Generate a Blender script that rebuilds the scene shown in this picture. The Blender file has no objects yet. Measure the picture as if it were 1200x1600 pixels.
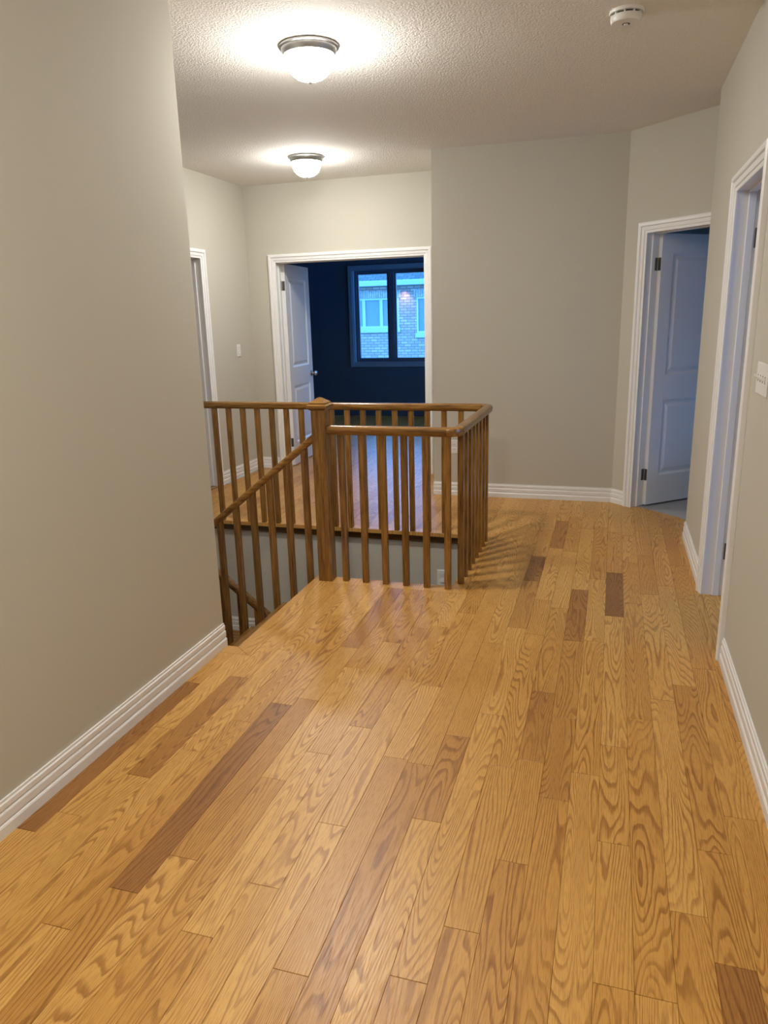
import bpy, bmesh, math, random
from mathutils import Vector, Matrix
random.seed(7)
S = bpy.context.scene
COL = S.collection

# ------------------------------------------------------------------ camera
F_PX = 1152.3
cam_d = bpy.data.cameras.new('camera')
cam_d.sensor_fit = 'VERTICAL'; cam_d.sensor_height = 36.0
cam_d.lens = F_PX / 1600.0 * 36.0
cam_d.clip_start = 0.02
cam = bpy.data.objects.new('camera', cam_d); COL.objects.link(cam)
r_ = Vector((0.95681466, 0.2895528, -0.02578531))
u_ = Vector((-0.05051797, 0.25297252, 0.96615363))
f_ = Vector((-0.28627546, 0.92312734, -0.25667543))
M = Matrix((( r_.x, u_.x, -f_.x, 0), (r_.y, u_.y, -f_.y, 0), (r_.z, u_.z, -f_.z, 1.505), (0, 0, 0, 1)))
cam.matrix_world = M
S.camera = cam

# ------------------------------------------------------------------ world, exposure
SKY = (0.09, 0.38, 1.0); SKY_STRENGTH = 8.0
LAMP_COL = (1.0, 0.975, 0.93); LAMP_STRENGTH = 150.0
w = bpy.data.worlds.new('dusk_sky'); S.world = w; w.use_nodes = True
bg = w.node_tree.nodes['Background']
bg.inputs[0].default_value = (*SKY, 1); bg.inputs[1].default_value = SKY_STRENGTH
S.view_settings.view_transform = 'Standard'; S.view_settings.look = 'None'
S.view_settings.exposure = 0.68; S.view_settings.gamma = 1.0
S.view_settings.use_curve_mapping = False

# ------------------------------------------------------------------ materials
def new_mat(name):
    m = bpy.data.materials.new(name); m.use_nodes = True
    nt = m.node_tree
    return m, nt, nt.nodes['Principled BSDF']
def N(nt, t, **kw):
    n = nt.nodes.new(t)
    for k, v in kw.items():
        if k.startswith('i_'):
            n.inputs[int(k[2:]) if k[2:].isdigit() else k[2:]].default_value = v
        else: setattr(n, k, v)
    return n
def L(nt, a, ao, b, bi): nt.links.new(a.outputs[ao], b.inputs[bi])
def math_(nt, op, a=None, b=None, va=None, vb=None, clamp=False):
    n = nt.nodes.new('ShaderNodeMath'); n.operation = op; n.use_clamp = clamp
    if a is not None: nt.links.new(a, n.inputs[0])
    elif va is not None: n.inputs[0].default_value = va
    if b is not None: nt.links.new(b, n.inputs[1])
    elif vb is not None: n.inputs[1].default_value = vb
    return n.outputs[0]
def ramp(nt, fac, stops):
    n = nt.nodes.new('ShaderNodeValToRGB')
    e = n.color_ramp.elements
    while len(e) < len(stops): e.new(0.5)
    for i, (p, c) in enumerate(stops):
        e[i].position = p; e[i].color = (*c, 1) if len(c) == 3 else c
    nt.links.new(fac, n.inputs[0]); return n.outputs[0]
def simple(name, col, rough=0.5, metal=0.0, bump=0.0, bscale=200.0, var=0.0, coat=0.0):
    m, nt, b = new_mat(name)
    b.inputs['Base Color'].default_value = (*col, 1)
    b.inputs['Roughness'].default_value = rough
    b.inputs['Metallic'].default_value = metal
    if coat: b.inputs['Coat Weight'].default_value = coat
    g = N(nt, 'ShaderNodeNewGeometry')
    no = N(nt, 'ShaderNodeTexNoise'); no.inputs['Scale'].default_value = bscale; no.inputs['Detail'].default_value = 3
    L(nt, g, 'Position', no, 'Vector')
    if bump:
        bp = N(nt, 'ShaderNodeBump'); bp.inputs['Strength'].default_value = bump; bp.inputs['Distance'].default_value = 0.002
        L(nt, no, 'Fac', bp, 'Height'); L(nt, bp, 'Normal', b, 'Normal')
    if var:
        lo = tuple(c * (1 - var) for c in col); hi = tuple(min(1, c * (1 + var)) for c in col)
        nt.links.new(ramp(nt, no.outputs['Fac'], [(0.3, lo), (0.7, hi)]), b.inputs['Base Color'])
    return m

M_WALL = simple('greige_wall_paint', (0.52, 0.497, 0.42), 0.85, bump=0.05, bscale=260)
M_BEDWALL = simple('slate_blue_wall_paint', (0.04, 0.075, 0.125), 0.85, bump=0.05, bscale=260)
M_TRIM = simple('white_trim_paint', (0.80, 0.80, 0.79), 0.32, bump=0.02, bscale=120)
M_DOOR = simple('white_door_paint', (0.78, 0.78, 0.78), 0.35, bump=0.03, bscale=180)
M_PLASTIC = simple('white_plastic', (0.78, 0.77, 0.74), 0.35, bump=0.01)
M_DARK = simple('dark_void', (0.02, 0.018, 0.015), 0.8)
M_SUB = simple('dark_subfloor', (0.035, 0.018, 0.008), 0.9)
M_NICKEL = simple('brushed_nickel', (0.42, 0.42, 0.42), 0.4, metal=1.0, bump=0.03, bscale=500)
M_HINGE = simple('dark_nickel_hinge', (0.17, 0.17, 0.165), 0.42, metal=0.9, bump=0.03, bscale=500)
M_CARPET = simple('grey_carpet', (0.36, 0.36, 0.37), 0.95, bump=0.9, bscale=700, var=0.25)
M_LAWN = simple('lawn', (0.08, 0.12, 0.05), 0.9, var=0.4, bscale=8)
M_VINYL = simple('white_vinyl', (0.6, 0.6, 0.6), 0.4)
M_DUSKFRAME = simple('dusk_shaded_window_frame', (0.07, 0.11, 0.17), 0.4)  # bedroom window frame, its backlit blue shade put into the colour
M_DUSKTRIM = simple('dusk_tinted_window_trim', (0.16, 0.26, 0.38), 0.4)  # white window trim with the blue dusk light put into its colour
M_HWIN = simple('pale_vinyl_outdoors', (0.34, 0.34, 0.34), 0.5)
M_STONE = simple('stone_sill', (0.33, 0.33, 0.32), 0.8, bump=0.2, bscale=60)
M_GUTTER = simple('gutter_metal', (0.28, 0.28, 0.28), 0.5)
M_BLIND = simple('pale_blind', (0.16, 0.17, 0.18), 0.7)

def ceiling_mat():
    m, nt, b = new_mat('stippled_ceiling')
    b.inputs['Base Color'].default_value = (0.84, 0.81, 0.76, 1); b.inputs['Roughness'].default_value = 0.9
    g = N(nt, 'ShaderNodeNewGeometry')
    n1 = N(nt, 'ShaderNodeTexNoise'); n1.inputs['Scale'].default_value = 125; n1.inputs['Detail'].default_value = 3; n1.inputs['Roughness'].default_value = 0.6
    n2 = N(nt, 'ShaderNodeTexVoronoi'); n2.inputs['Scale'].default_value = 95
    L(nt, g, 'Position', n1, 'Vector'); L(nt, g, 'Position', n2, 'Vector')
    h = math_(nt, 'SUBTRACT', n1.outputs['Fac'], math_(nt, 'MULTIPLY', n2.outputs['Distance'], None, vb=0.5))
    bp = N(nt, 'ShaderNodeBump'); bp.inputs['Strength'].default_value = 1.0; bp.inputs['Distance'].default_value = 0.005
    nt.links.new(h, bp.inputs['Height']); L(nt, bp, 'Normal', b, 'Normal')
    return m
M_CEIL = ceiling_mat()

def floor_mat():
    m, nt, b = new_mat('oak_floor_boards')
    at = N(nt, 'ShaderNodeAttribute'); at.attribute_name = 'plank'
    sp = N(nt, 'ShaderNodeSeparateColor'); L(nt, at, 'Color', sp, 0)
    tone, seed, style = sp.outputs[0], sp.outputs[1], sp.outputs[2]
    g = N(nt, 'ShaderNodeNewGeometry'); sx = N(nt, 'ShaderNodeSeparateXYZ'); L(nt, g, 'Position', sx, 0)
    def vec(kx, ky, so):
        c = N(nt, 'ShaderNodeCombineXYZ')
        nt.links.new(math_(nt, 'ADD', math_(nt, 'MULTIPLY', sx.outputs[0], None, vb=kx), math_(nt, 'MULTIPLY', seed, None, vb=so)), c.inputs[0])
        nt.links.new(math_(nt, 'ADD', math_(nt, 'MULTIPLY', sx.outputs[1], None, vb=ky), math_(nt, 'MULTIPLY', seed, None, vb=so * 1.7)), c.inputs[1])
        nt.links.new(math_(nt, 'MULTIPLY', seed, None, vb=31.0), c.inputs[2])
        return c.outputs[0]
    def noise(v, detail, rough=0.5, dist=0.0):
        n = N(nt, 'ShaderNodeTexNoise'); n.inputs['Scale'].default_value = 1; n.inputs['Detail'].default_value = detail
        n.inputs['Roughness'].default_value = rough; n.inputs['Distortion'].default_value = dist
        nt.links.new(v, n.inputs['Vector']); return n.outputs['Fac']
    # growth rings: contour lines of a noise stretched along the board
    ring = noise(vec(8.5, 0.85, 97.0), 1.4, 0.4)
    wob = noise(vec(60.0, 14.0, 53.0), 2.0)
    ampl = math_(nt, 'MULTIPLY_ADD', style, None, vb=29.0)
    nt.nodes[-1].inputs[2].default_value = 10.0
    v = math_(nt, 'MULTIPLY', ring, ampl)
    straight = math_(nt, 'MULTIPLY', math_(nt, 'MULTIPLY', sx.outputs[0], None, vb=150.0), math_(nt, 'SUBTRACT', None, style, va=1.0))
    v = math_(nt, 'ADD', v, straight)
    v = math_(nt, 'ADD', v, math_(nt, 'MULTIPLY', wob, None, vb=0.35))
    fr = math_(nt, 'FRACT', v)
    line = ramp(nt, fr, [(0.0, (0.05,) * 3), (0.10, (1.0,) * 3), (0.28, (0.85,) * 3), (0.46, (0.12,) * 3), (1.0, (0.0,) * 3)])
    patch = noise(vec(14.0, 2.2, 211.0), 2.0)
    line = math_(nt, 'MULTIPLY', line, ramp(nt, patch, [(0.25, (0.35,) * 3), (0.6, (1.0,) * 3)]))
    pores = ramp(nt, noise(vec(480.0, 22.0, 19.0), 2.0), [(0.48, (0.0,) * 3), (0.66, (1.0,) * 3)])
    cloud = noise(vec(5.0, 1.5, 77.0), 2.0)
    t2 = math_(nt, 'ADD', tone, math_(nt, 'MULTIPLY', math_(nt, 'SUBTRACT', cloud, None, vb=0.5), None, vb=0.35), clamp=True)
    base = ramp(nt, t2, [(0.0, (0.24, 0.095, 0.022)), (0.3, (0.42, 0.193, 0.040)), (0.6, (0.57, 0.295, 0.064)), (1.0, (0.69, 0.395, 0.108))])
    mx = N(nt, 'ShaderNodeMix', data_type='RGBA', blend_type='MULTIPLY')
    nt.links.new(math_(nt, 'MULTIPLY', line, None, vb=0.85), mx.inputs[0]); nt.links.new(base, mx.inputs[6])
    mx.inputs[7].default_value = (0.50, 0.37, 0.23, 1)
    mx2 = N(nt, 'ShaderNodeMix', data_type='RGBA', blend_type='MULTIPLY')
    nt.links.new(math_(nt, 'MULTIPLY', pores, None, vb=0.6), mx2.inputs[0]); nt.links.new(mx.outputs[2], mx2.inputs[6])
    mx2.inputs[7].default_value = (0.62, 0.48, 0.34, 1)
    nt.links.new(mx2.outputs[2], b.inputs['Base Color'])
    nt.links.new(math_(nt, 'MULTIPLY_ADD', pores, None, vb=0.10), b.inputs['Roughness']); nt.nodes[-1].inputs[2].default_value = 0.35
    b.inputs['Specular IOR Level'].default_value = 0.5
    bp = N(nt, 'ShaderNodeBump'); bp.inputs['Strength'].default_value = 0.12; bp.inputs['Distance'].default_value = 0.0006
    nt.links.new(math_(nt, 'SUBTRACT', None, math_(nt, 'ADD', pores, line), va=1.0), bp.inputs['Height']); L(nt, bp, 'Normal', b, 'Normal')
    return m
M_FLOOR = floor_mat()

def oak_mat(name, axis, dark=1.0):
    m, nt, b = new_mat(name)
    g = N(nt, 'ShaderNodeNewGeometry'); oi = N(nt, 'ShaderNodeObjectInfo')
    mp = N(nt, 'ShaderNodeMapping')
    sc = [70.0, 70.0, 70.0]; sc[axis] = 5.0
    mp.inputs['Scale'].default_value = sc
    cb = N(nt, 'ShaderNodeCombineXYZ')
    for i, k in enumerate((17.0, 41.0, 23.0)): nt.links.new(math_(nt, 'MULTIPLY', oi.outputs['Random'], None, vb=k), cb.inputs[i])
    nt.links.new(cb.outputs[0], mp.inputs['Location']); L(nt, g, 'Position', mp, 'Vector')
    n1 = N(nt, 'ShaderNodeTexNoise'); n1.inputs['Scale'].default_value = 1; n1.inputs['Detail'].default_value = 4; n1.inputs['Roughness'].default_value = 0.65
    L(nt, mp, 'Vector', n1, 'Vector')
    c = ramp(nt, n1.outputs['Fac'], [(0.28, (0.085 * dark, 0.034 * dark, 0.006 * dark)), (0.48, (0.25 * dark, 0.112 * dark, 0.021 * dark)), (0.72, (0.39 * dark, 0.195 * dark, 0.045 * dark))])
    hs = N(nt, 'ShaderNodeHueSaturation'); nt.links.new(c, hs.inputs['Color'])
    nt.links.new(math_(nt, 'MULTIPLY_ADD', oi.outputs['Random'], None, vb=0.35), hs.inputs['Value']); nt.nodes[-1].inputs[2].default_value = 0.72
    L(nt, hs, 'Color', b, 'Base Color'); b.inputs['Roughness'].default_value = 0.24
    bp = N(nt, 'ShaderNodeBump'); bp.inputs['Strength'].default_value = 0.1; bp.inputs['Distance'].default_value = 0.0008
    L(nt, n1, 'Fac', bp, 'Height'); L(nt, bp, 'Normal', b, 'Normal')
    return m
OAK = [oak_mat('stained_oak_x', 0), oak_mat('stained_oak_y', 1), oak_mat('stained_oak_z', 2)]

def shade_mat(strength):
    m, nt, b = new_mat('lit_frosted_glass')
    b.inputs['Base Color'].default_value = (0.9, 0.9, 0.88, 1)
    b.inputs['Emission Color'].default_value = (*LAMP_COL, 1)
    tc = N(nt, 'ShaderNodeTexCoord'); sz = N(nt, 'ShaderNodeSeparateXYZ'); L(nt, tc, 'Object', sz, 0)
    mr = N(nt, 'ShaderNodeMapRange'); mr.inputs[1].default_value = -0.05; mr.inputs[2].default_value = -0.14; mr.inputs[3].default_value = 0.09 * strength; mr.inputs[4].default_value = 1.4 * strength
    L(nt, sz, 2, mr, 0); L(nt, mr, 0, b, 'Emission Strength')     # bulb hangs low in the dome
    b.inputs['Roughness'].default_value = 0.4
    return m
def glass_mat():
    m, nt, b = new_mat('window_glass')
    out = nt.nodes['Material Output']
    tr = N(nt, 'ShaderNodeBsdfTransparent'); tr.inputs[0].default_value = (0.93, 0.96, 0.97, 1)
    gl = N(nt, 'ShaderNodeBsdfGlossy'); gl.inputs['Roughness'].default_value = 0.02
    fr = N(nt, 'ShaderNodeFresnel'); fr.inputs[0].default_value = 1.45
    mx = N(nt, 'ShaderNodeMixShader'); L(nt, fr, 0, mx, 0); L(nt, tr, 0, mx, 1); L(nt, gl, 0, mx, 2)
    L(nt, mx, 0, out, 'Surface'); return m
M_GLASS = glass_mat()
M_HGLASS = simple('dark_reflective_glass', (0.10, 0.13, 0.16), 0.08)
def brick_mat():
    m, nt, b = new_mat('pale_brick')
    g = N(nt, 'ShaderNodeNewGeometry'); sx = N(nt, 'ShaderNodeSeparateXYZ'); L(nt, g, 'Position', sx, 0)
    c = N(nt, 'ShaderNodeCombineXYZ'); L(nt, sx, 0, c, 0); L(nt, sx, 2, c, 1)
    br = N(nt, 'ShaderNodeTexBrick'); L(nt, c, 0, br, 'Vector')
    br.inputs['Scale'].default_value = 1.0; br.inputs['Brick Width'].default_value = 0.26; br.inputs['Row Height'].default_value = 0.098
    br.inputs['Mortar Size'].default_value = 0.012; br.inputs['Color1'].default_value = (0.28, 0.17, 0.15, 1)
    br.inputs['Color2'].default_value = (0.40, 0.27, 0.24, 1); br.inputs['Mortar'].default_value = (0.13, 0.11, 0.10, 1)
    L(nt, br, 'Color', b, 'Base Color'); b.inputs['Roughness'].default_value = 0.9
    return m
M_BRICK = brick_mat()
def shingle_mat():
    m, nt, b = new_mat('asphalt_shingles')
    g = N(nt, 'ShaderNodeNewGeometry'); sx = N(nt, 'ShaderNodeSeparateXYZ'); L(nt, g, 'Position', sx, 0)
    c = N(nt, 'ShaderNodeCombineXYZ'); L(nt, sx, 0, c, 0); L(nt, sx, 1, c, 1)
    br = N(nt, 'ShaderNodeTexBrick'); L(nt, c, 0, br, 'Vector')
    br.inputs['Scale'].default_value = 1.0; br.inputs['Brick Width'].default_value = 0.3; br.inputs['Row Height'].default_value = 0.16
    br.inputs['Mortar Size'].default_value = 0.012; br.inputs['Color1'].default_value = (0.05, 0.05, 0.05, 1)
    br.inputs['Color2'].default_value = (0.09, 0.09, 0.085, 1); br.inputs['Mortar'].default_value = (0.02, 0.02, 0.02, 1)
    L(nt, br, 'Color', b, 'Base Color'); b.inputs['Roughness'].default_value = 0.95
    return m
M_SHINGLE = shingle_mat()

# ------------------------------------------------------------------ mesh helpers
def wloc(o):
    v = Vector((0, 0, 0))
    while o is not None: v += Vector(o.location); o = o.parent
    return v
class MB:
    def __init__(s): s.v = []; s.f = []
    def add(s, vs, fs):
        n = len(s.v); s.v += [tuple(p) for p in vs]; s.f += [tuple(i + n for i in f) for f in fs]; return s
    def box(s, x0, x1, y0, y1, z0, z1):
        return s.add([(x0, y0, z0), (x1, y0, z0), (x1, y1, z0), (x0, y1, z0), (x0, y0, z1), (x1, y0, z1), (x1, y1, z1), (x0, y1, z1)],
                     [(3, 2, 1, 0), (4, 5, 6, 7), (0, 1, 5, 4), (1, 2, 6, 5), (2, 3, 7, 6), (3, 0, 4, 7)])
    def obox(s, A, d, n, s0, s1, t0, t1, z0, z1):
        P = lambda a, t, z: (A[0] + d[0] * a + n[0] * t, A[1] + d[1] * a + n[1] * t, z)
        return s.add([P(s0, t0, z0), P(s1, t0, z0), P(s1, t1, z0), P(s0, t1, z0), P(s0, t0, z1), P(s1, t0, z1), P(s1, t1, z1), P(s0, t1, z1)],
                     [(3, 2, 1, 0), (4, 5, 6, 7), (0, 1, 5, 4), (1, 2, 6, 5), (2, 3, 7, 6), (3, 0, 4, 7)])
    def loft(s, rings, closed=True, caps=True):
        n = len(rings[0]); vs = [p for r in rings for p in r]; fs = []
        for i in range(len(rings) - 1):
            for j in range(n if closed else n - 1):
                a, b = i * n + j, i * n + (j + 1) % n
                fs.append((a, b, b + n, a + n))
        if caps: fs.append(tuple(reversed(range(n)))); fs.append(tuple(range(len(vs) - n, len(vs))))
        return s.add(vs, fs)
    def lathe(s, prof, c=(0, 0, 0), seg=48, axis='z'):
        rings = []
        for r, z in prof:
            ring = []
            for k in range(seg):
                a = 2 * math.pi * k / seg; p = (r * math.cos(a), r * math.sin(a), z)
                if axis == 'x': p = (z, p[0], p[1])
                elif axis == 'y': p = (p[1], z, p[0])
                ring.append((c[0] + p[0], c[1] + p[1], c[2] + p[2]))
            rings.append(ring)
        return s.loft(rings)
    def build(s, name, mat, parent=None, local=False, bevel=0.0, smooth=False, kind=None):
        off = Vector((0, 0, 0)) if (parent is None or local) else wloc(parent)
        me = bpy.data.meshes.new(name)
        me.from_pydata([(p[0] - off.x, p[1] - off.y, p[2] - off.z) for p in s.v], [], s.f)
        bm = bmesh.new(); bm.from_mesh(me)
        bmesh.ops.recalc_face_normals(bm, faces=bm.faces)
        if bevel: bmesh.ops.bevel(bm, geom=bm.edges[:], offset=bevel, segments=1, affect='EDGES', clamp_overlap=True)
        bm.to_mesh(me); bm.free()
        if smooth:
            me.shade_smooth() if hasattr(me, 'shade_smooth') else None
            try: me.set_sharp_from_angle(angle=math.radians(35))
            except Exception: pass
        me.materials.append(mat)
        o = bpy.data.objects.new(name, me); COL.objects.link(o)
        if parent is not None: o.parent = parent
        if kind: o['kind'] = kind
        return o
def empty(name, loc, rz=0.0):
    o = bpy.data.objects.new(name, None); COL.objects.link(o); o.location = loc; o.rotation_euler = (0, 0, rz)
    o.empty_display_size = 0.1; return o
def tag(o, label, cat=None, group=None):
    o['label'] = label
    if cat: o['category'] = cat
    if group: o['group'] = group
    return o
def struct(o, label=None):
    o['kind'] = 'structure'
    if label: o['label'] = label
    return o

# ------------------------------------------------------------------ key dimensions (metres)
XL, XR, YB, CZ = -1.712, 0.528, 6.085, 2.74         # hall faces, ceiling
YLE = 2.885                                         # end of the left wall
XREC, YDD, XC = -3.485, 6.92, -1.428                # recess left wall, double-door wall, outer corner
YRE = 5.18                                          # outer corner of the right wall
T = 0.12
HD = 2.035                                          # door opening height
XN = -1.64                                          # top nosing of the stairs
YG, YF, XG = 3.862, 4.945, -0.775                   # guard lines
AW = (0.045, 6.085); AD = (0.70711, -0.70711); AN = (0.70711, 0.70711)
ALEN = (6.13 - YRE - 0.045) / 0.70711
LOW = -2.6

# ------------------------------------------------------------------ shell
def wall(name, A, d, n, length, z0=-0.0124, z1=CZ, opens=(), thick=T, label=None, s_start=0.0, mat=M_WALL):
    """opens: (s0, s1, zbottom, ztop)"""
    mb = MB(); s = s_start
    for (a, b, lo, hi) in sorted(opens):
        if a > s: mb.obox(A, d, n, s, a, 0, thick, z0, z1)
        if lo > 0.01: mb.obox(A, d, n, a, b, 0, thick, z0, lo)
        mb.obox(A, d, n, a, b, 0, thick, hi, z1); s = b
    mb.obox(A, d, n, s, length, 0, thick, z0, z1)
    return struct(mb.build(name, mat), label)
J = 0.018
wall('wall_left', (XL, -2.6), (0, 1), (-1, 0), YLE + 2.6, label='greige wall along the near side of the hall')
wall('wall_stair_near', (XL - T, YLE), (-1, 0), (0, -1), XL - T - XREC, z0=LOW, label='greige wall closing the stairwell behind the near wall')
wall('wall_right', (XR, -2.6), (0, 1), (1, 0), YRE + 2.6, opens=[(3.33 - J + 2.6, 4.09 + J + 2.6, 0, HD + J)], label='greige wall with the white cased doorway')
wall('wall_back', (XC, YB), (1, 0), (0, 1), AW[0] - XC, label='greige end wall facing down the hall')
wall('wall_recess_right', (XC, YB + T), (0, 1), (1, 0), YDD - YB - T)
wall('wall_angled', AW, AD, AN, ALEN, opens=[(0.21 - J, 0.97 + J, 0, HD + J)], label='short angled greige wall with a doorway')
wall('wall_double_door', (XREC, YDD), (1, 0), (0, 1), XC + T - XREC, opens=[(-3.184 - J - XREC, -1.695 + J - XREC, 0, HD + J)], label='greige wall around the double doorway')
mb = MB()
mb.obox((XREC, 0), (0, 1), (-1, 0), YLE - T, YDD + T, 0, T, CZ - 0.6, CZ)
mb.obox((XREC, 0), (0, 1), (-1, 0), YLE - T, 5.26 - J, 0, T, LOW, CZ - 0.6)
mb.obox((XREC, 0), (0, 1), (-1, 0), 5.26 - J, 6.02 + J, 0, T, HD + J, CZ - 0.6)
mb.obox((XREC, 0), (0, 1), (-1, 0), 6.02 + J, YDD + T, 0, T, 0, CZ - 0.6)
struct(mb.build('wall_recess_left', M_WALL), 'greige side wall of the recess with a narrow view of a doorway')
wall('wall_hall_end', (XL - T, -2.6), (1, 0), (0, -1), XR - XL + 2 * T)
# stairwell lower walls
struct(MB().box(XREC - T, XG - 0.02, YF + 0.02, YF + 0.14, LOW, -0.0602).build('wall_stair_far', M_WALL), 'greige stairwell wall below the far railing')
struct(MB().box(XG - 0.02, XG + 0.10, YG + 0.05, YF + 0.14, LOW, -0.0602).build('wall_stair_right', M_WALL))
struct(MB().box(XN + 0.04, XG + 0.10, YG + 0.03, YG + 0.05, LOW, -0.0602).build('wall_stair_middle', M_WALL))
struct(MB().box(XN + 0.0, XN + 0.04, YLE, YG + 0.05, LOW, -0.0602).build('wall_stair_under', M_WALL))
struct(MB().box(XL - T, XN + 0.04, YLE - T, YLE - 0.001, LOW, -0.0602).build('wall_stair_corner', M_WALL))
# other rooms
BX0, BX1, BY0, BY1 = -4.9, -0.95, YDD + T, 11.0
WX0, WX1, WZ0, WZ1 = -3.82, -2.64, 0.815, 2.185
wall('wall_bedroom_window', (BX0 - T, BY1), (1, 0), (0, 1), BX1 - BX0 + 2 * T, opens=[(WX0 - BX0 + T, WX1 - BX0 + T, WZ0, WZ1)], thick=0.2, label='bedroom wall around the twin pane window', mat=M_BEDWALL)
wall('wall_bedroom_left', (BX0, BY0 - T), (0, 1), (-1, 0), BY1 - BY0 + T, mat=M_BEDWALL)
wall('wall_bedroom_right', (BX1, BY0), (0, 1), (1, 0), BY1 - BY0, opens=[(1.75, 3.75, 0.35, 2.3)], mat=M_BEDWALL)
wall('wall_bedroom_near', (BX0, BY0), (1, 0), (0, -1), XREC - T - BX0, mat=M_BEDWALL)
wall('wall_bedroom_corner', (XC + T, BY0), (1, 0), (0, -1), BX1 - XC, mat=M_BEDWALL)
wall('wall_side_room_left', (-0.2, YB + T), (0, 1), (-1, 0), 2.4)
wall('wall_side_room_back', (-0.32, 8.6), (1, 0), (0, 1), 3.64, opens=[(0.3, 0.8, 1.2, 2.0)])
wall('wall_side_room_right', (3.2, 1.4), (0, 1), (1, 0), 7.2, opens=[(1.1, 2.5, 0.7, 2.25)])
wall('wall_side_room_near', (XR + T, YRE), (1, 0), (0, -1), 3.2 - XR - T)
wall('wall_right_room_near', (XR + T, 1.5), (1, 0), (0, -1), 3.2 - XR - T)
wall('wall_left_room_far', (XREC - T, BY0 - T), (-1, 0), (0, -1), 1.9)
wall('wall_left_room_near', (XREC - T, 4.6), (-1, 0), (0, -1), 1.9)
wall('wall_left_room_side', (-5.5, 4.6), (0, 1), (-1, 0), 2.2)
struct(MB().box(-5.7, 3.4, -2.8, 11.25, CZ, CZ + 0.12).build('ceiling', M_CEIL), 'off-white stippled ceiling')

# ------------------------------------------------------------------ floors
PITCH = 0.0919
def edge(k): return 0.488 - PITCH * k
FLOOR = struct(MB().box(XL, XR + 0.12, -2.6, YLE, -0.06, -0.0125)
               .box(XN + 0.03, XR + 0.12, YLE, YG + 0.05, -0.06, -0.0125)
               .box(XG, XR + 0.12, YG + 0.05, YB, -0.06, -0.0125)
               .box(XREC, XG, YF + 0.03, YDD + T, -0.06, -0.0125).build('floor', M_SUB), 'strip oak hall floor of honey coloured boards')
BFLOOR = struct(MB().box(BX0, BX1, BY0, BY1, -0.06, -0.0125).build('floor.001', M_SUB), 'oak floor of the dim blue bedroom')
struct(MB().box(-0.2, 3.2, 5.3, 8.6, -0.06, -0.004).build('floor.002', M_CARPET), 'grey carpet behind the angled doorway')
struct(MB().box(XR + 0.121, 3.2, 1.5, YRE - T, -0.06, -0.002).build('floor.003', M_CARPET))
struct(MB().box(-5.5, XREC - 0.121, 4.6, BY0 - T, -0.06, -0.002).build('floor.004', M_CARPET))

def clip(poly, a, b, c):            # keep a*x + b*y <= c
    out = []
    for i, p in enumerate(poly):
        q = poly[(i + 1) % len(poly)]
        fp, fq = a * p[0] + b * p[1] - c, a * q[0] + b * q[1] - c
        if fp <= 0: out.append(p)
        if fp * fq < 0:
            t = fp / (fp - fq); out.append((p[0] + (q[0] - p[0]) * t, p[1] + (q[1] - p[1]) * t))
    return out
def board(poly, parent, tone, seed, style, name='plank', mat=M_FLOOR, th=0.012):
    cx = sum(p[0] for p in poly) / len(poly); cy = sum(p[1] for p in poly) / len(poly)
    def inset(dd):
        r = []
        for p in poly:
            vx, vy = cx - p[0], cy - p[1]
            r.append((p[0] + math.copysign(min(dd, abs(vx)), vx), p[1] + math.copysign(min(dd, abs(vy)), vy)))
        return r
    rings = [[(x, y, -th) for x, y in poly], [(x, y, -0.0007) for x, y in poly], [(x, y, 0.0) for x, y in inset(0.0006)]]
    o = MB().loft(rings).build(name, mat, parent)
    at = o.data.color_attributes.new('plank', 'FLOAT_COLOR', 'POINT')
    for e in at.data: e.color = (tone, seed, style, 1)
    return o
JOINTS = {0: [2.15, 3.16, 4.55], 1: [1.575, 1.973, 2.985, 4.175], 2: [1.715, 2.84, 4.02, 4.71], 3: [1.437, 2.67, 3.865, 4.542], 4: [1.937, 2.455, 3.665, 4.337],
          5: [2.262, 3.338, 5.3], 6: [2.10, 2.61, 3.32, 4.01], 7: [1.784, 3.713, 4.7], 8: [1.512, 2.235, 3.35, 4.748, 5.42], 9: [1.336, 2.565, 4.095, 4.553],
          10: [2.384, 3.206, 4.58], 11: [1.05, 2.177, 3.004, 4.2], 12: [1.28, 2.731, 3.535], 13: [1.803, 3.338], 14: [1.517, 2.352, 3.3], 15: [1.321, 2.15, 3.1],
          16: [1.97, 2.808], 17: [1.555, 3.0], 18: [1.40, 2.438, 3.2], 19: [1.246, 2.278, 3.35], 20: [1.1, 2.05, 2.9], 21: [1.866, 2.606, 3.4], 22: [1.634, 2.157, 3.2], 23: [1.535]}
TONES = {(4, 4.0): 0.08, (9, 4.3): 0.10, (8, 5.0): 0.22, (6, 3.7): 0.25, (18, 1.9): 0.16, (1, 1.3): 0.2, (6, 2.9): 0.48, (7, 1.3): 0.5, (6, 2.3): 0.42, (23, 2.0): 0.15,
         (14, 1.9): 0.85, (15, 1.7): 0.95, (16, 1.5): 0.6, (13, 1.4): 0.95, (12, 2.2): 0.9, (11, 1.6): 0.42, (10, 1.7): 0.8, (12, 0.8): 0.6, (19, 1.8): 0.55, (17, 2.1): 0.5,
         (16, 2.4): 0.95, (15, 2.6): 0.8, (17, 1.0): 0.85, (18, 1.0): 0.5, (20, 1.6): 0.8, (21, 1.3): 0.85, (22, 1.3): 0.75, (19, 0.9): 0.9, (0, 1.5): 0.6, (3, 2.0): 0.62}
rnd = random.Random(21)
def cuts(y0, y1, fixed, lo, hi):
    ys = [y for y in fixed if y0 + 0.12 < y < y1 - 0.12]
    out = [y0]
    pts = sorted(ys) + [y1]
    for p in pts:
        while p - out[-1] > hi:
            nx = out[-1] + rnd.uniform(lo, hi)
            if p - nx < 0.22: break
            out.append(nx)
        out.append(p)
    return out
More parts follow.
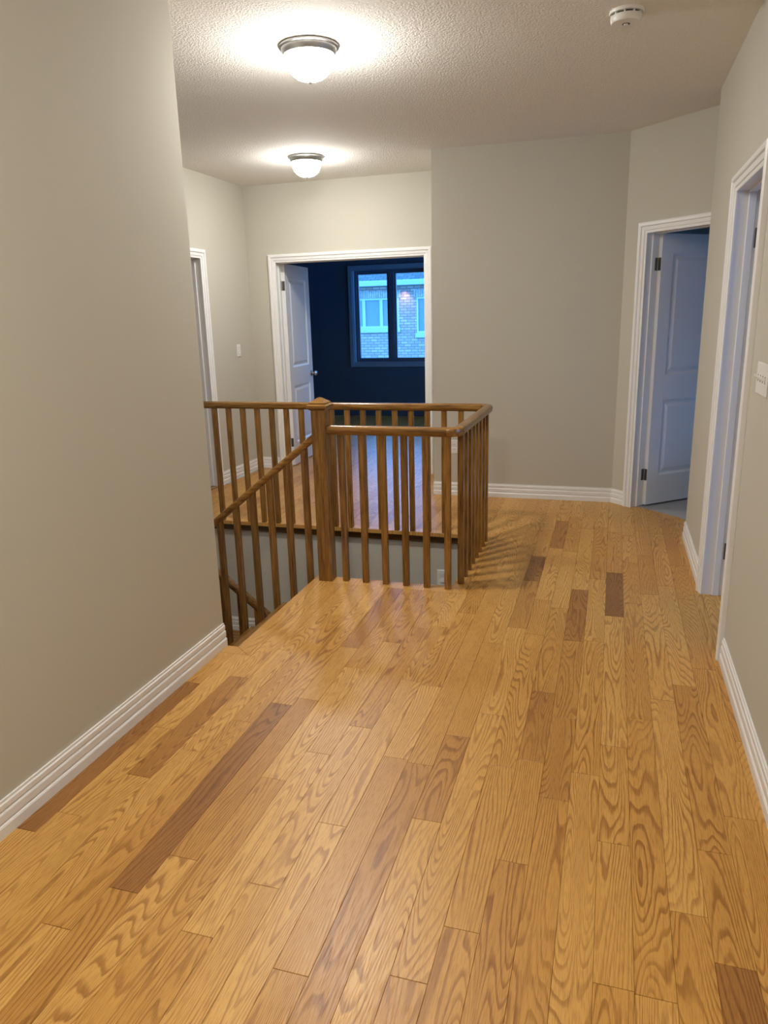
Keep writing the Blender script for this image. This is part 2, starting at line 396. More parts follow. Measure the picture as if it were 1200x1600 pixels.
def lay_row(k, y0, y1, x0, x1, parent, fixed=(), lo=0.45, hi=1.25, diag=None):
    ys = cuts(y0, y1, fixed, lo, hi)
    for a, b in zip(ys[:-1], ys[1:]):
        gy = 0.0007
        poly = [(x0 + 0.0003, a + gy), (x1 - 0.0003, a + gy), (x1 - 0.0003, b - gy), (x0 + 0.0003, b - gy)]
        if diag: poly = clip(poly, 1, 1, diag)
        if len(poly) < 3: continue
        tone = None
        for (kk, yy), t in TONES.items():
            if kk == k and a < yy < b: tone = t
        if tone is None:
            u = rnd.random(); tone = 0.3 + 0.15 * rnd.random() if u < 0.05 else 0.52 + 0.36 * rnd.random()
        style = rnd.choice([0.25, 0.55, 0.8, 0.95, 1.0, 1.0])
        board(poly, parent, tone, rnd.random(), style)
for k in range(-2, 24):
    x1, x0 = edge(k), edge(k + 1)
    fx = JOINTS.get(k, [])
    x0c, x1c = max(x0, XL), min(x1, XR + T)
    if k < 0:                                   # right edge and the doorway threshold
        if k == -1: lay_row(k, -2.6, 5.0, x0c, min(x1c, XR), FLOOR, [2.6, 4.3])
        lay_row(k, 3.33 - J, 4.09 + J, max(x0c, XR), x1c, FLOOR)
    elif x0 > -0.73: lay_row(k, -2.6, YB, x0c, x1c, FLOOR, fx, diag=6.22)
    elif x0 > -1.56 - 0.03: lay_row(k, -2.6, YG - 0.062, x0c, x1c, FLOOR, fx)
    else: lay_row(k, -2.6, YLE - 0.075, x0c, x1c, FLOOR, fx)
lay_row(22, YLE - 0.0745, YG - 0.062, XN + 0.0865, edge(22), FLOOR, [3.3])
lay_row(13, YG - 0.062, YF + 0.069, XG + 0.0465, edge(13), FLOOR, [4.4])
lay_row(-1, 5.0, 5.9, edge(0), edge(-1), FLOOR, diag=6.22)
lay_row(-2, 5.2, 5.8, edge(-1), edge(-2), FLOOR, diag=6.22)
for k in range(13, 43):
    x1, x0 = edge(k), edge(k + 1)
    x0 = max(x0, XREC)
    if x1 - x0 < 0.01: continue
    ye = YB if x0 > XC - 0.02 else YDD
    if ye == YDD and -3.184 < (x0 + x1) / 2 < -1.695: ye = YDD + T
    lay_row(100 + k, YF + 0.07, ye, x0, x1, FLOOR, lo=0.7, hi=2.2)
MB().box(XREC - T - 0.001, XREC - 0.0005, 5.26 - J, 6.02 + J, -0.012, -0.001).build('threshold', OAK[1], FLOOR)
for k in range(16, 58):
    x1, x0 = min(edge(k), BX1), max(edge(k + 1), BX0)
    if x1 - x0 < 0.01: continue
    lay_row(200 + k, BY0, BY1, x0, x1, BFLOOR, lo=0.7, hi=1.9)
# nosing strips round the stair opening
def nose(poly, seed, tone=0.8):
    o = board(poly, FLOOR, tone, seed, 0.3, name='nosing', th=0.028); return o
nose([(XL + 0.015, YLE - 0.074), (XN + 0.085, YLE - 0.074), (XN, YLE - 0.002), (XL + 0.015, YLE - 0.002)], .31, .7)
nose([(XN + 0.086, YLE - 0.072), (XN + 0.086, YG + 0.045), (XN, YG + 0.045), (XN, YLE)], .52, .7)
nose([(XN + 0.088, YG - 0.060), (XG + 0.045, YG - 0.060), (XG - 0.040, YG + 0.045), (XN + 0.088, YG + 0.045)], .13, .8)
nose([(XG + 0.046, YG - 0.060), (XG + 0.046, YF + 0.068), (XG - 0.040, YF - 0.018), (XG - 0.040, YG + 0.046)], .77, .6)
nose([(XREC, YF - 0.018), (XG - 0.041, YF - 0.018), (XG + 0.045, YF + 0.068), (XREC, YF + 0.068)], .91, .8)
# dark oak fascia boards under the nosing; far one also carries its shade as colour
MB().box(XREC, XG - 0.02, YF - 0.005, YF + 0.0195, -0.075, -0.029).build('fascia', oak_mat('dark_shaded_oak_fascia', 0, 0.22), FLOOR)
MB().box(XG - 0.0195, XG - 0.005, YG + 0.051, YF - 0.006, -0.075, -0.029).build('fascia', OAK[1], FLOOR)

# ------------------------------------------------------------------ baseboards
BP = [(0, 0), (0.016, 0), (0.016, 0.034), (0.013, 0.040), (0.008, 0.043), (0.0125, 0.048), (0.0125, 0.072), (0.010, 0.077), (0.006, 0.079), (0.0105, 0.085), (0.0105, 0.101), (0.0065, 0.105), (0.0065, 0.113), (0, 0.113)]
BP = [(a, b) for a, b in BP]
def baseboard(name, A, d, n, s0, s1, m0=0, m1=0, z=0.0, label=None, bh=1.0):
    """n points off the wall; m = -1 inside mitre, +1 outside mitre"""
    rings = []
    for s, m, sg in ((s0, m0, -1), (s1, m1, 1)):
        rings.append([(A[0] + d[0] * (s + sg * m * b) + n[0] * b, A[1] + d[1] * (s + sg * m * b) + n[1] * b, z + h * bh) for b, h in BP])
    return struct(MB().loft(rings).build(name, M_TRIM), label)
baseboard('baseboard_left', (XL, -2.6), (0, 1), (1, 0), 0, YLE + 2.6, label='white stepped baseboard along the near wall')
baseboard('baseboard_right', (XR, -2.6), (0, 1), (-1, 0), 0, 3.255 + 2.6, label='white baseboard below the switch plate')
baseboard('baseboard_right_far', (XR, 0), (0, 1), (-1, 0), 4.165, YRE, m1=0, label='short white baseboard past the cased doorway')
baseboard('baseboard_back', (XC, YB), (1, 0), (0, -1), 0, AW[0] - XC, m0=0, m1=-0.41, label='white baseboard of the end wall')
baseboard('baseboard_angled', AW, AD, (-AN[0], -AN[1]), 0, 0.135, m0=-0.41, label='short white baseboard of the angled wall')
baseboard('baseboard_recess', (XREC, 0), (0, 1), (1, 0), 6.095, YDD, m1=-1, label='white baseboard beside the recess doorway')
baseboard('baseboard_double', (XREC, YDD), (1, 0), (0, -1), 0, -3.259 - XREC, m0=-1, label='short white baseboard left of the double doorway')
baseboard('baseboard_recess_near', (XREC, 0), (0, 1), (1, 0), YF + 0.075, 5.185)
baseboard('baseboard_landing', (XREC, YF + 0.02), (1, 0), (0, -1), 0.0, 1.12, z=-0.933, label='white baseboard on the stair landing')

# ------------------------------------------------------------------ casings, jambs
CP = [(0, 0), (0, 0.007), (0.003, 0.009), (0.018, 0.010), (0.020, 0.0155), (0.040, 0.0175), (0.044, 0.0150), (0.047, 0.0235), (0.052, 0.026), (0.066, 0.026), (0.075, 0.020), (0.075, 0)]
def door_frame(i, A, d, nin, s0, s1, label, stop=True, depth=T):
    h = HD; rings = []
    def P(s, t, z): return (A[0] + d[0] * s + nin[0] * t, A[1] + d[1] * s + nin[1] * t, z)
    mid = P((s0 + s1) / 2, 0, 0)
    root = empty('trim_%d' % i, mid); struct(root, label)
    for side, t0 in ((-1, 0.0), (1, depth)):
        mb = MB(); rr = []
        for (bs, top) in ((0, 0), (0, 1), (1, 1), (1, 0)):
            ring = []
            for a, b in CP:
                a -= 0.004
                s = s0 - a if bs == 0 else s1 + a
                ring.append(P(s, t0 + side * b, h + a if top else 0.0))
            rr.append(ring)
        mb.loft(rr).build('casing', M_TRIM, root)
    m = MB()
    m.obox(A, d, nin, s0 - J, s0, 0, depth, 0, h + J); m.obox(A, d, nin, s1, s1 + J, 0, depth, 0, h + J); m.obox(A, d, nin, s0, s1, 0, depth, h, h + J)
    m.build('jamb', M_TRIM, root)
    if stop:
        m = MB(); a, b = depth - 0.037 - 0.034, depth - 0.037
        m.obox(A, d, nin, s0, s0 + 0.011, a, b, 0, h); m.obox(A, d, nin, s1 - 0.011, s1, a, b, 0, h); m.obox(A, d, nin, s0 + 0.011, s1 - 0.011, a, b, h - 0.011, h)
        m.build('door_stop', M_TRIM, root, bevel=0.002)
    return root
door_frame(1, (0, YDD), (1, 0), (0, 1), -3.184, -1.695, 'white moulded casing of the wide double doorway')
door_frame(2, AW, AD, AN, 0.21, 0.97, 'white moulded casing of the doorway in the angled wall')
door_frame(3, (XR, 0), (0, 1), (1, 0), 3.33, 4.09, 'white moulded casing of the doorway beside the switch plate')
door_frame(4, (XREC, 0), (0, 1), (-1, 0), 5.26, 6.02, 'white moulded casing of the doorway in the recess side wall')

# ------------------------------------------------------------------ doors
def door(i, pin, d, nin, width, ang, label, knob=True):
    hand = 1 if d[0] * nin[1] - d[1] * nin[0] > 0 else -1
    yaw = math.atan2(d[1], d[0]) + hand * math.radians(ang)
    root = empty('door_%d' % i, (pin[0], pin[1], 0), yaw); struct(root, label)
    TH = 0.035; y0, y1 = (-TH, 0.0) if hand > 0 else (0.0, TH)
    X0, X1, Z0, Z1 = 0.003, width - 0.003, 0.010, 2.030
    st = 0.112
    pans = [(0.235, 0.827), (1.015, 1.896)]
    lf = MB()
    lf.box(X0, X0 + st, y0, y1, Z0, Z1).box(X1 - st, X1, y0, y1, Z0, Z1)
    zs = [Z0, pans[0][0], pans[0][1], pans[1][0], pans[1][1], Z1]
    for a, b in ((0, 1), (2, 3), (4, 5)): lf.box(X0 + st, X1 - st, y0, y1, zs[a], zs[b])
    lf.build('leaf', M_DOOR, root, local=True)
    for (za, zb) in pans:
        xa, xb = X0 + st, X1 - st; yc = (y0 + y1) / 2
        pm = MB()
        for sg in (-1, 1):
            loops = []
            for ins, dep in ((0, 0.0), (0.006, 0.003), (0.016, 0.011), (0.028, 0.0115), (0.052, 0.004), (0.056, 0.0035)):
                y = yc + sg * (TH / 2 - dep)
                loops.append([(xa + ins, y, za + ins), (xb - ins, y, za + ins), (xb - ins, y, zb - ins), (xa + ins, y, zb - ins)])
            pm.loft(loops, caps=False); n = len(pm.v); pm.f.append((n - 4, n - 3, n - 2, n - 1))
        pm.build('panel', M_DOOR, root, local=True)
    # hinges: plate on the leaf edge, plate on the jamb, knuckle at the pin
    c, s = math.cos(-hand * math.radians(ang)), math.sin(-hand * math.radians(ang))
    for zc in (0.25, 1.82):
        hm = MB()
        hm.box(0.0012, 0.0032, y0 + 0.004, y1 - 0.001, zc - 0.045, zc + 0.045)
        # jamb plate, in the closed frame, turned back by the opening angle
        q = []
        for (x, y) in ((-0.0005, y0 + 0.004), (0.0016, y0 + 0.004), (0.0016, y1 - 0.001), (-0.0005, y1 - 0.001)):
            q.append((x * c - y * s, x * s + y * c))
        hm.loft([[(x, y, zc - 0.045) for x, y in q], [(x, y, zc + 0.045) for x, y in q]])
        for kz in (-0.036, -0.012, 0.012, 0.036): 
            hm.lathe([(0.0055, zc + kz - 0.0115), (0.0055, zc + kz + 0.0115)], (0.001, hand * 0.004, 0), 12)
        for kz in (-0.03, 0.0, 0.03):
            hm.lathe([(0.003, 0.0), (0.0025, -0.001)], (0.0012, (y0 + y1) / 2 + (0.006 if kz else -0.006), zc + kz), 8, 'x')
        hm.build('hinge', M_HINGE, root, local=True)
    if knob:
        kx = X1 - 0.062; kz = 0.915
        for sg in (-1, 1):
            ys = y1 if sg > 0 else y0
            prof = [(0.032, 0), (0.032, 0.004), (0.026, 0.009), (0.012, 0.012), (0.011, 0.030), (0.018, 0.036), (0.026, 0.046), (0.0275, 0.055), (0.024, 0.064), (0.014, 0.069), (0.001, 0.070)]
            km = MB(); rings = []
            for r, h in prof:
                rings.append([(kx + r * math.cos(2 * math.pi * t / 24), ys + sg * h, kz + r * math.sin(2 * math.pi * t / 24)) for t in range(24)])
            km.loft(rings); km.build('door_knob', M_NICKEL, root, local=True, smooth=True)
        MB().box(X1 - 0.0005, X1 + 0.0012, y0 + 0.005, y1 - 0.005, kz - 0.028, kz + 0.028).build('latch_plate', M_NICKEL, root, local=True)
    return root
door(1, (-3.184, YDD + T), (1, 0), (0, 1), 0.742, 94, 'white two panel door standing open into the blue bedroom')
door(5, (-1.695, YDD + T), (-1, 0), (0, 1), 0.742, 92, 'second white leaf of the double doorway swung back in the bedroom')
door(2, (AW[0] + AD[0] * 0.21 + AN[0] * T, AW[1] + AD[1] * 0.21 + AN[1] * T), AD, AN, 0.757, 86.5, 'white two panel door swung open behind the angled wall')
door(3, (XR + T, 4.09), (0, -1), (1, 0), 0.757, 92, 'white door opened out of sight beside the switch plate')
door(4, (XREC - T, 6.02), (0, -1), (-1, 0), 0.757, 96, 'white door opened out of sight in the recess side wall')

# ------------------------------------------------------------------ windows
def window(i, A, d, nout, s0, s1, z0, z1, thick, label, panes=2, fm=M_VINYL, cm=M_TRIM):
    """A,d on the inner wall face, nout towards outdoors"""
    def P(s, t, z): return (A[0] + d[0] * s + nout[0] * t, A[1] + d[1] * s + nout[1] * t, z)
    root = empty('window_%d' % i, P((s0 + s1) / 2, 0, z0)); struct(root, label)
    m = MB(); c = 0.06
    for a, b, za, zb in ((s0 - c, s0, z0 - c, z1 + c), (s1, s1 + c, z0 - c, z1 + c), (s0, s1, z1, z1 + c), (s0, s1, z0 - c, z0)):
        m.obox(A, d, nout, a, b, -0.018, -0.0005, za, zb)
    m.build('window_casing', cm, root, bevel=0.003)
    m = MB(); f = 0.04; t0, t1 = 0.075, 0.16
    for a, b, za, zb in ((s0, s0 + f, z0, z1), (s1 - f, s1, z0, z1), (s0 + f, s1 - f, z1 - f, z1), (s0 + f, s1 - f, z0, z0 + f)):
        m.obox(A, d, nout, a, b, t0, t1, za, zb)
    m.build('window_frame', fm, root, bevel=0.002)
    m = MB()
    for a, b, za, zb in ((s0, s0 + 0.012, z0, z1), (s1 - 0.012, s1, z0, z1), (s0, s1, z1 - 0.012, z1), (s0, s1, z0, z0 + 0.012)):
        m.obox(A, d, nout, a, b, 0.0, t0 - 0.001, za, zb)
    m.build('window_reveal', cm, root)
    inner = s1 - s0 - 2 * f; mw = 0.085
    pw = (inner - mw * (panes - 1)) / panes
    for k in range(panes):
        a = s0 + f + k * (pw + mw)
        if k: m = MB(); m.obox(A, d, nout, a - mw, a, t0, t1, z0 + f, z1 - f); m.build('mullion', fm, root, bevel=0.002)
        sw = 0.028; sm = MB()
        for x0, x1, za, zb in ((a, a + sw, z0 + f, z1 - f), (a + pw - sw, a + pw, z0 + f, z1 - f), (a + sw, a + pw - sw, z1 - f - sw, z1 - f), (a + sw, a + pw - sw, z0 + f, z0 + f + sw)):
            sm.obox(A, d, nout, x0, x1, t0 + 0.02, t1 - 0.02, za, zb)
        sash = sm.build('sash', fm, root, bevel=0.002)
        m = MB(); m.obox(A, d, nout, a + sw, a + pw - sw, 0.115, 0.119, z0 + f + sw, z1 - f - sw); m.build('pane', M_GLASS, sash)
    return root
window(1, (0, BY1), (1, 0), (0, 1), WX0, WX1, WZ0, WZ1, 0.2, 'twin pane bedroom window looking out on a brick house', fm=M_DUSKFRAME, cm=M_DUSKTRIM)
window(4, (BX1, BY0), (0, 1), (1, 0), 1.75, 3.75, 0.35, 2.3, 0.12, 'wide side window of the blue bedroom')
window(2, (-0.32, 8.6), (1, 0), (0, 1), 0.3, 0.8, 1.2, 2.0, 0.12, 'twin pane window of the carpeted room')
window(3, (3.2, 1.4), (0, 1), (1, 0), 1.1, 2.5, 0.7, 2.25, 0.12, 'twin pane window of the side room')

# ------------------------------------------------------------------ stairs
RISE, RUN = 0.1866, 0.235
ST = empty('staircase', (XN, (YLE + YG) / 2, 0)); tag(ST, 'oak staircase turning down through the floor opening', 'staircase')
for k in range(1, 5):
    x1 = XN - RUN * (k - 1) + 0.0; x0 = XN - RUN * k
    MB().box(x0, x1 - 0.001, YLE + 0.002, YG + 0.03, -RISE * k - 0.028, -RISE * k).build('tread', OAK[1], ST, bevel=0.003)
for k in range(1, 6):
    x = XN - RUN * (k - 1)
    MB().box(x - 0.014, x - 0.001, YLE + 0.002, YG + 0.024, -RISE * k + 0.001, -RISE * (k - 1) - 0.029).build('riser', OAK[1], ST)
LZ = -5 * RISE
MB().box(XREC + 0.002, XN - 4 * RUN, YLE + 0.002, YF + 0.018, LZ - 0.03, LZ).box(XREC + 0.002, -2.38, YG + 0.06, YF + 0.018, LZ - 0.03, LZ - 0.0002).build('landing', OAK[0], ST)
LX = -2.36
for j in range(1, 7):
    MB().box(LX + RUN * (j - 1) - 0.02, LX + RUN * j, YG + 0.10, YF + 0.018, LZ - RISE * j - 0.028, LZ - RISE * j).build('tread', OAK[1], ST, bevel=0.003)
    MB().box(LX + RUN * (j - 1) - 0.02, LX + RUN * (j - 1) - 0.006, YG + 0.10, YF + 0.018, LZ - RISE * j + 0.001, LZ - RISE * (j - 1) - 0.03).build('riser', OAK[1], ST)
m = MB()
sk = RISE / RUN
m.loft([[(XN, y, -0.06), (XN, y, -0.30), (XN - 4.2 * RUN, y, -0.30 - sk * 4.2 * RUN), (XN - 4.2 * RUN, y, -0.06 - sk * 4.2 * RUN)] for y in (YG + 0.031, YG + 0.055)])
m.build('stringer', OAK[0], ST)
m = MB()
m.loft([[(LX - .02, y, LZ - 0.03), (LX - .02, y, LZ - 0.30), (LX + 6 * RUN, y, LZ - 0.30 - sk * 6 * RUN), (LX + 6 * RUN, y, LZ - 0.03 - sk * 6 * RUN)] for y in (YG + 0.075, YG + 0.099)])
m.build('stringer', OAK[0], ST)
struct(MB().box(XREC - T, XG + 0.1, YLE - T, YF + 0.14, LOW - 0.05, LOW).build('floor.005', M_SUB))

# ------------------------------------------------------------------ upper railing
RP = [(-0.019, -0.050), (0.019, -0.050), (0.026, -0.044), (0.030, -0.032), (0.031, -0.020), (0.027, -0.008), (0.018, -0.002), (0.0, 0.0), (-0.018, -0.002), (-0.027, -0.008), (-0.031, -0.020), (-0.030, -0.032), (-0.026, -0.044)]
def rail_path(path, name, mat, parent, smooth=True):
    """path: list of ((x,y,ztop),(nx,ny)) cross-section frames, n = horizontal sideways"""
    rings = [[(p[0] + n[0] * a, p[1] + n[1] * a, p[2] + b) for a, b in RP] for p, n in path]
    return MB().loft(rings).build(name, mat, parent, smooth=smooth)
RL = empty('stair_railing', (XN + 0.04, YG, 0)); tag(RL, 'golden oak railing round the stair opening on the upper floor', 'railing')
RH = 0.92; CR = 0.055
NXc = -1.558
# newel post
nw = 0.0415
MB().box(NXc - nw, NXc + nw, YG - nw, YG + nw, 0.0, 1.012).build('newel_post', OAK[2], RL, bevel=0.003)
m = MB()
def sq(r, z): return [(NXc - r, YG - r, z), (NXc + r, YG - r, z), (NXc + r, YG + r, z), (NXc - r, YG + r, z)]
m.loft([sq(nw, 1.006), sq(nw + .006, 1.010), sq(nw + .010, 1.018), sq(nw + .018, 1.020), sq(nw + .019, 1.034), sq(nw + .008, 1.040), sq(nw + .006, 1.050), sq(nw - .002, 1.054), sq(0.006, 1.076)])
cap = m.build('newel_cap', OAK[0], RL)
rail_path([((NXc + nw, YG, RH), (0, 1)), ((XG - CR, YG, RH), (0, 1))], 'handrail', OAK[0], RL)
def arc(cx, cy, a0, a1, n=8):
    return [((cx + CR * math.cos(a0 + (a1 - a0) * i / n), cy + CR * math.sin(a0 + (a1 - a0) * i / n), RH),
             (-math.cos(a0 + (a1 - a0) * i / n), -math.sin(a0 + (a1 - a0) * i / n))) for i in range(n + 1)]
rail_path(arc(XG - CR, YG + CR, -math.pi / 2, 0), 'handrail_corner', OAK[0], RL)
rail_path([((XG, YG + CR, RH), (-1, 0)), ((XG, YF - CR, RH), (-1, 0))], 'handrail', OAK[1], RL)
rail_path(arc(XG - CR, YF - CR, 0, math.pi / 2), 'handrail_corner', OAK[0], RL)
rail_path([((XG - CR, YF, RH), (0, -1)), ((XREC, YF, RH), (0, -1))], 'handrail', OAK[0], RL)
SR0 = 0.845
def srz(x): return SR0 + sk * (x - XN)
LNX = -2.66
rail_path([((NXc - nw, YG, srz(NXc - nw)), (0, 1)), ((LNX + nw, YG, srz(LNX + nw)), (0, 1))], 'handrail', OAK[0], RL)
BW = 0.017
def baluster_mesh(h):
    o = MB().box(-BW, BW, -BW, BW, 0, h).build('baluster', OAK[2], bevel=0.0025); return o
b0 = baluster_mesh(RH - 0.046)
first = [True]
def put(x, y, z=0.0):
    if first[0]: o = b0; first[0] = False
    else: o = b0.copy(); COL.objects.link(o)
    o.parent = RL; o.location = (x - RL.location.x, y - RL.location.y, z - RL.location.z)
for i in range(6): put(-1.440 + 0.1222 * i, YG)
for i in range(8): put(XG, YG + 0.105 + 0.1205 * i)
for i in range(22):
    x = -0.967 - 0.1175 * i
    if x > XREC + 0.03: put(x, YF)
put(-0.85, YF)
for i in range(8):
    x = -1.668 - 0.1165 * i
    k = math.floor((XN - x) / RUN) + 1
    if x < LNX + 0.08: break
    zb = -RISE * min(k, 5); zt = srz(x) - 0.035
    o = MB().box(x - BW, x + BW, YG - BW, YG + BW, zb, zt).build('baluster', OAK[2], RL, bevel=0.0025)
MB().box(LNX - nw, LNX + nw, YG - nw, YG + nw, LZ, 0.25).build('newel_post', OAK[2], RL, bevel=0.003)
# lower flight railing
R2 = empty('stair_railing.001', (LX, YG + 0.085, LZ)); tag(R2, 'oak railing of the lower stair flight seen through the upper balusters', 'railing')
YL2 = YG + 0.118
def lrz(x): return -0.05 - sk * (x + 2.35)
rail_path([((-2.60, YL2, lrz(-2.60)), (0, 1)), ((-1.0, YL2, lrz(-1.0)), (0, 1))], 'handrail', OAK[0], R2)
for i in range(13):
    x = -2.335 + 0.1165 * i
    j = math.floor((x - LX + 0.02) / RUN) + 1
    if j > 6: break
    MB().box(x - BW, x + BW, YL2 - BW, YL2 + BW, LZ - RISE * j, lrz(x) - 0.035).build('baluster', OAK[2], R2, bevel=0.0025)
MB().box(-2.64, -2.557, YL2 - nw, YL2 + nw, LZ, 0.30).build('newel_post', OAK[2], R2, bevel=0.003)

# ------------------------------------------------------------------ ceiling lights
def lamp(x, y, label, power=1.0):
    r = empty('ceiling_light', (x, y, CZ)); tag(r, label, 'ceiling light', 'flush ceiling lights of the hall')
    MB().lathe([(0.10, 0.0), (0.1375, 0.0), (0.141, -0.004), (0.141, -0.010), (0.136, -0.013), (0.131, -0.013), (0.1305, -0.019), (0.129, -0.024), (0.1245, -0.034), (0.1215, -0.041), (0.1185, -0.041), (0.110, -0.030), (0.10, -0.02)], seg=64).build('mounting_ring', M_NICKEL, r, local=True, smooth=True)
    pr = []
    for i in range(15):
        a = math.pi / 2 * i / 14
        pr.append((0.1175 * math.cos(a) ** 0.72 if i < 14 else 0.004, -0.037 - 0.109 * math.sin(a) ** 1.1))
    MB().lathe(pr, seg=64).build('glass_shade', shade_mat(LAMP_STRENGTH * power), r, local=True, smooth=True)
    MB().lathe([(0.003, -0.142), (0.010, -0.144), (0.0115, -0.149), (0.009, -0.156), (0.005, -0.160), (0.001, -0.161)], seg=20).build('finial', M_NICKEL, r, local=True, smooth=True)
    return r
lamp(-1.441, 3.650, 'lit flush dome ceiling light above the newel post')
lamp(-2.405, 5.925, 'lit flush dome ceiling light before the double doorway', 0.75)
lamp(-0.60, 0.30, 'unseen flush dome ceiling light added over the near hall as fill', 1.1)  # out of view, added to brighten the near hall

# ------------------------------------------------------------------ smoke detector
sd = empty('smoke_detector', (-0.018, 3.755, CZ)); tag(sd, 'round white smoke detector with dark vent slots on the ceiling', 'smoke detector')
MB().lathe([(0.072, 0), (0.072, -0.009), (0.070, -0.013), (0.055, -0.0135)], seg=48).build('base', M_PLASTIC, sd, local=True, smooth=True)
MB().lathe([(0.056, -0.0136), (0.056, -0.022)], seg=48).build('vent_core', M_DARK, sd, local=True)
for k in range(10):
    a = 2 * math.pi * (k + 0.3) / 10; c, s = math.cos(a), math.sin(a)
    m = MB(); m.obox((0, 0), (c, s), (-s, c), 0.0565, 0.066, -0.003, 0.003, -0.0215, -0.0136); m.build('vent_rib', M_PLASTIC, sd, local=True)
MB().lathe([(0.055, -0.0221), (0.066, -0.0215), (0.0665, -0.030), (0.064, -0.044), (0.060, -0.048), (0.02, -0.050), (0.001, -0.050)], seg=48).build('cover', M_PLASTIC, sd, local=True, smooth=True)
MB().lathe([(0.016, -0.0501), (0.016, -0.0505), (0.001, -0.0506)], seg=24).build('button_recess', M_DARK, sd, local=True)
MB().lathe([(0.010, -0.0507), (0.010, -0.0535), (0.008, -0.0555), (0.001, -0.056)], seg=24).build('test_button', M_PLASTIC, sd, local=True, smooth=True)

# ------------------------------------------------------------------ switch plates and outlet
def plate(name, A, d, nout, w_, h, z, gangs, label, cat, kind='toggle'):
    """A centre on the wall face"""
    r = empty(name, (A[0], A[1], z)); tag(r, label, cat)
    m = MB(); m.obox((0, 0), d, nout, -w_ / 2, w_ / 2, 0, 0.006, -h / 2, h / 2); m.build('cover_plate', M_PLASTIC, r, local=True, bevel=0.002)
    for g in range(gangs):
        c = (g - (gangs - 1) / 2) * 0.046
        if kind == 'toggle':
            m = MB(); m.obox((0, 0), d, nout, c - 0.0055, c + 0.0055, 0.006, 0.0063, -0.0125, 0.0125); m.build('slot', M_DARK, r, local=True)
            P = lambda s, t, zz: (d[0] * s + nout[0] * t, d[1] * s + nout[1] * t, zz)
            m = MB(); m.loft([[P(c - 0.0045, 0.006, -0.008), P(c + 0.0045, 0.006, -0.008), P(c + 0.0045, 0.006, 0.008), P(c - 0.0045, 0.006, 0.008)],
                              [P(c - 0.0035, 0.020, 0.006), P(c + 0.0035, 0.020, 0.006), P(c + 0.0035, 0.018, 0.014), P(c - 0.0035, 0.018, 0.014)]])
            m.build('toggle', M_PLASTIC, r, local=True)
        elif kind == 'rocker':
            m = MB(); m.obox((0, 0), d, nout, c - 0.0175, c + 0.0175, 0.006, 0.0062, -0.034, 0.034); m.build('slot', M_DARK, r, local=True)
            P = lambda s, t, zz: (d[0] * s + nout[0] * t, d[1] * s + nout[1] * t, zz)
            m = MB(); m.loft([[P(c + sg * 0.0165, 0.006, -0.033), P(c + sg * 0.0165, 0.012, -0.033), P(c + sg * 0.0165, 0.0075, 0.0), P(c + sg * 0.0165, 0.010, 0.033), P(c + sg * 0.0165, 0.006, 0.033)] for sg in (-1, 1)])
            m.build('rocker', M_PLASTIC, r, local=True)
        else:
            for zz in (-0.02, 0.02):
                m = MB(); m.obox((0, 0), d, nout, c - 0.016, c + 0.016, 0.006, 0.0085, zz - 0.013, zz + 0.013); m.build('socket', M_PLASTIC, r, local=True, bevel=0.001)
                m = MB()
                for sx in (-0.006, 0.006): m.obox((0, 0), d, nout, sx - 0.001, sx + 0.001, 0.0085, 0.0088, zz - 0.004, zz + 0.005)
                m.build('socket_slot', M_DARK, r, local=True)
    return r
plate('switch_plate', (XR, 3.0), (0, 1), (-1, 0), 0.205, 0.115, 1.248, 4, 'wide white switch plate with toggles beside the cased doorway', 'switch')
plate('switch_plate', (XREC, 6.605), (0, 1), (1, 0), 0.072, 0.118, 1.218, 1, 'single white switch plate between recess doorway and double doorway', 'switch', 'rocker')
plate('switch_plate', (-1.108, YF + 0.02), (1, 0), (0, -1), 0.075, 0.118, -0.347, 1, 'small white switch plate low on the stairwell wall', 'switch', 'rocker')
plate('wall_outlet', (-1.245, YB), (1, 0), (0, -1), 0.072, 0.115, 0.420, 1, 'white wall outlet on the end wall behind the railing', 'outlet', 'outlet')

# ------------------------------------------------------------------ neighbouring house outdoors
HY = 27.0
H = empty('neighbour_house', (-8.0, HY, -3.3)); tag(H, 'pale brick house with shingled roof seen through the bedroom window', 'house')
mb = MB()
WL = (-9.62, -7.60, 0.92, 2.14); WR = (-6.92, -5.30, 0.71, 2.14)
xs = [(-17.0, WL[0], None), (WL[0], WL[1], WL), (WL[1], WR[0], None), (WR[0], WR[1], WR), (WR[1], 3.0, None)]
for a, b, W in xs:
    if W is None: mb.box(a, b, HY, HY + 0.3, -3.3, 2.62)
    else: mb.box(a, b, HY, HY + 0.3, -3.3, W[2]); mb.box(a, b, HY, HY + 0.3, W[3], 2.62)
mb.box(-17.0, -16.7, HY + 0.3, HY + 8, -3.3, 2.62).box(2.7, 3.0, HY + 0.3, HY + 8, -3.3, 2.62)
mb.build('brick_wall', M_BRICK, H)
MB().box(-17.4, 3.4, HY - 0.42, HY + 0.0, 2.60, 2.63).build('soffit', M_GUTTER, H)
MB().box(-17.4, 3.4, HY - 0.52, HY - 0.42, 2.55, 2.74).build('gutter', M_GUTTER, H, bevel=0.02)
m = MB(); m.loft([[(x, HY - 0.45, 2.72), (x, HY + 4.2, 5.0), (x, HY + 8.6, 2.72), (x, HY + 8.6, 2.62), (x, HY - 0.45, 2.62)] for x in (-17.4, 3.4)])
m.build('roof', M_SHINGLE, H)
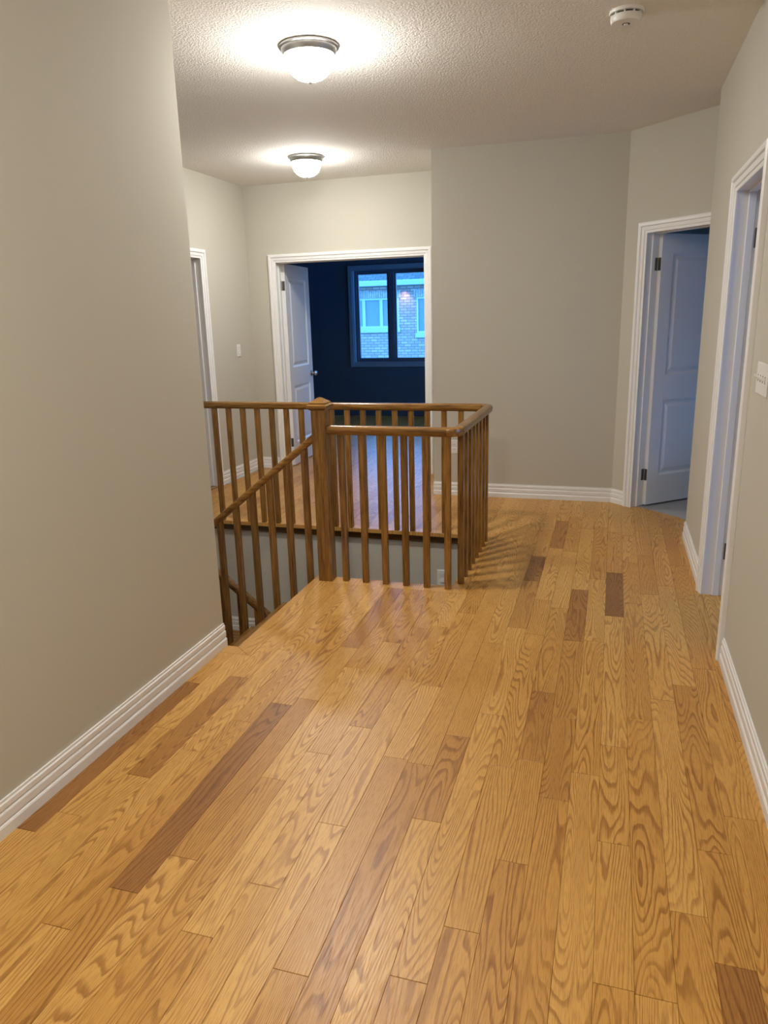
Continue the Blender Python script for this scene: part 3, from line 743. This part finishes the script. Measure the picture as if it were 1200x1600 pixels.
for (a, b, lo, hi), nl in ((WL, 3), (WR, 2)):
    MB().box(a - 0.05, b + 0.05, HY - 0.06, HY + 0.02, lo, lo + 0.17).build('stone_sill', M_STONE, H)
    # soldier course of upright bricks
    sol = MB(); n = int((b - a + 0.2) / 0.085)
    for i in range(n): sol.box(a - 0.1 + i * 0.085, a - 0.1 + i * 0.085 + 0.073, HY - 0.02, HY, hi + 0.01, hi + 0.26)
    sol.build('soldier_course', simple('soldier_brick_%d' % nl, (0.34, 0.28, 0.26), 0.9, var=0.25, bscale=9), H, kind='stuff')
    pw = (b - a) / nl
    for i in range(nl):
        x0, x1 = a + i * pw, a + (i + 1) * pw; fr = 0.06; z0, z1 = lo + 0.17, hi
        m = MB().box(x0, x0 + fr, HY - 0.01, HY + 0.08, z0, z1).box(x1 - fr, x1, HY - 0.01, HY + 0.08, z0, z1).box(x0 + fr, x1 - fr, HY - 0.01, HY + 0.08, z1 - fr, z1).box(x0 + fr, x1 - fr, HY - 0.01, HY + 0.08, z0, z0 + fr)
        wnd = m.build('window', M_HWIN, H)
        MB().box(x0 + fr, x1 - fr, HY + 0.04, HY + 0.05, z0 + fr, z1 - fr).build('pane', M_HGLASS if nl == 2 else M_BLIND, wnd)
        if nl == 2: MB().box(x0 + fr, x1 - fr, HY + 0.03, HY + 0.038, z1 - 0.42, z1 - fr).build('blind', M_BLIND, wnd)
# soffit downlight washing the bricks
MB().lathe([(0.07, 2.598), (0.07, 2.585), (0.05, 2.585)], (-7.36, HY - 0.2, 0), 24).build('downlight', M_VINYL, H)
sl = bpy.data.lights.new('downlight_lamp', 'SPOT'); sl.energy = 40; sl.color = (1.0, 0.62, 0.45); sl.spot_size = math.radians(95); sl.spot_blend = 0.8; sl.shadow_soft_size = 0.04
slo = bpy.data.objects.new('downlight_lamp', sl); COL.objects.link(slo); slo.parent = H; slo.location = (-7.36 + 8.0, -0.2, 2.57 + 3.3)
struct(MB().box(-60, 60, 11.4, 70, -3.4, -3.3).build('ground', M_LAWN), 'lawn between the houses')
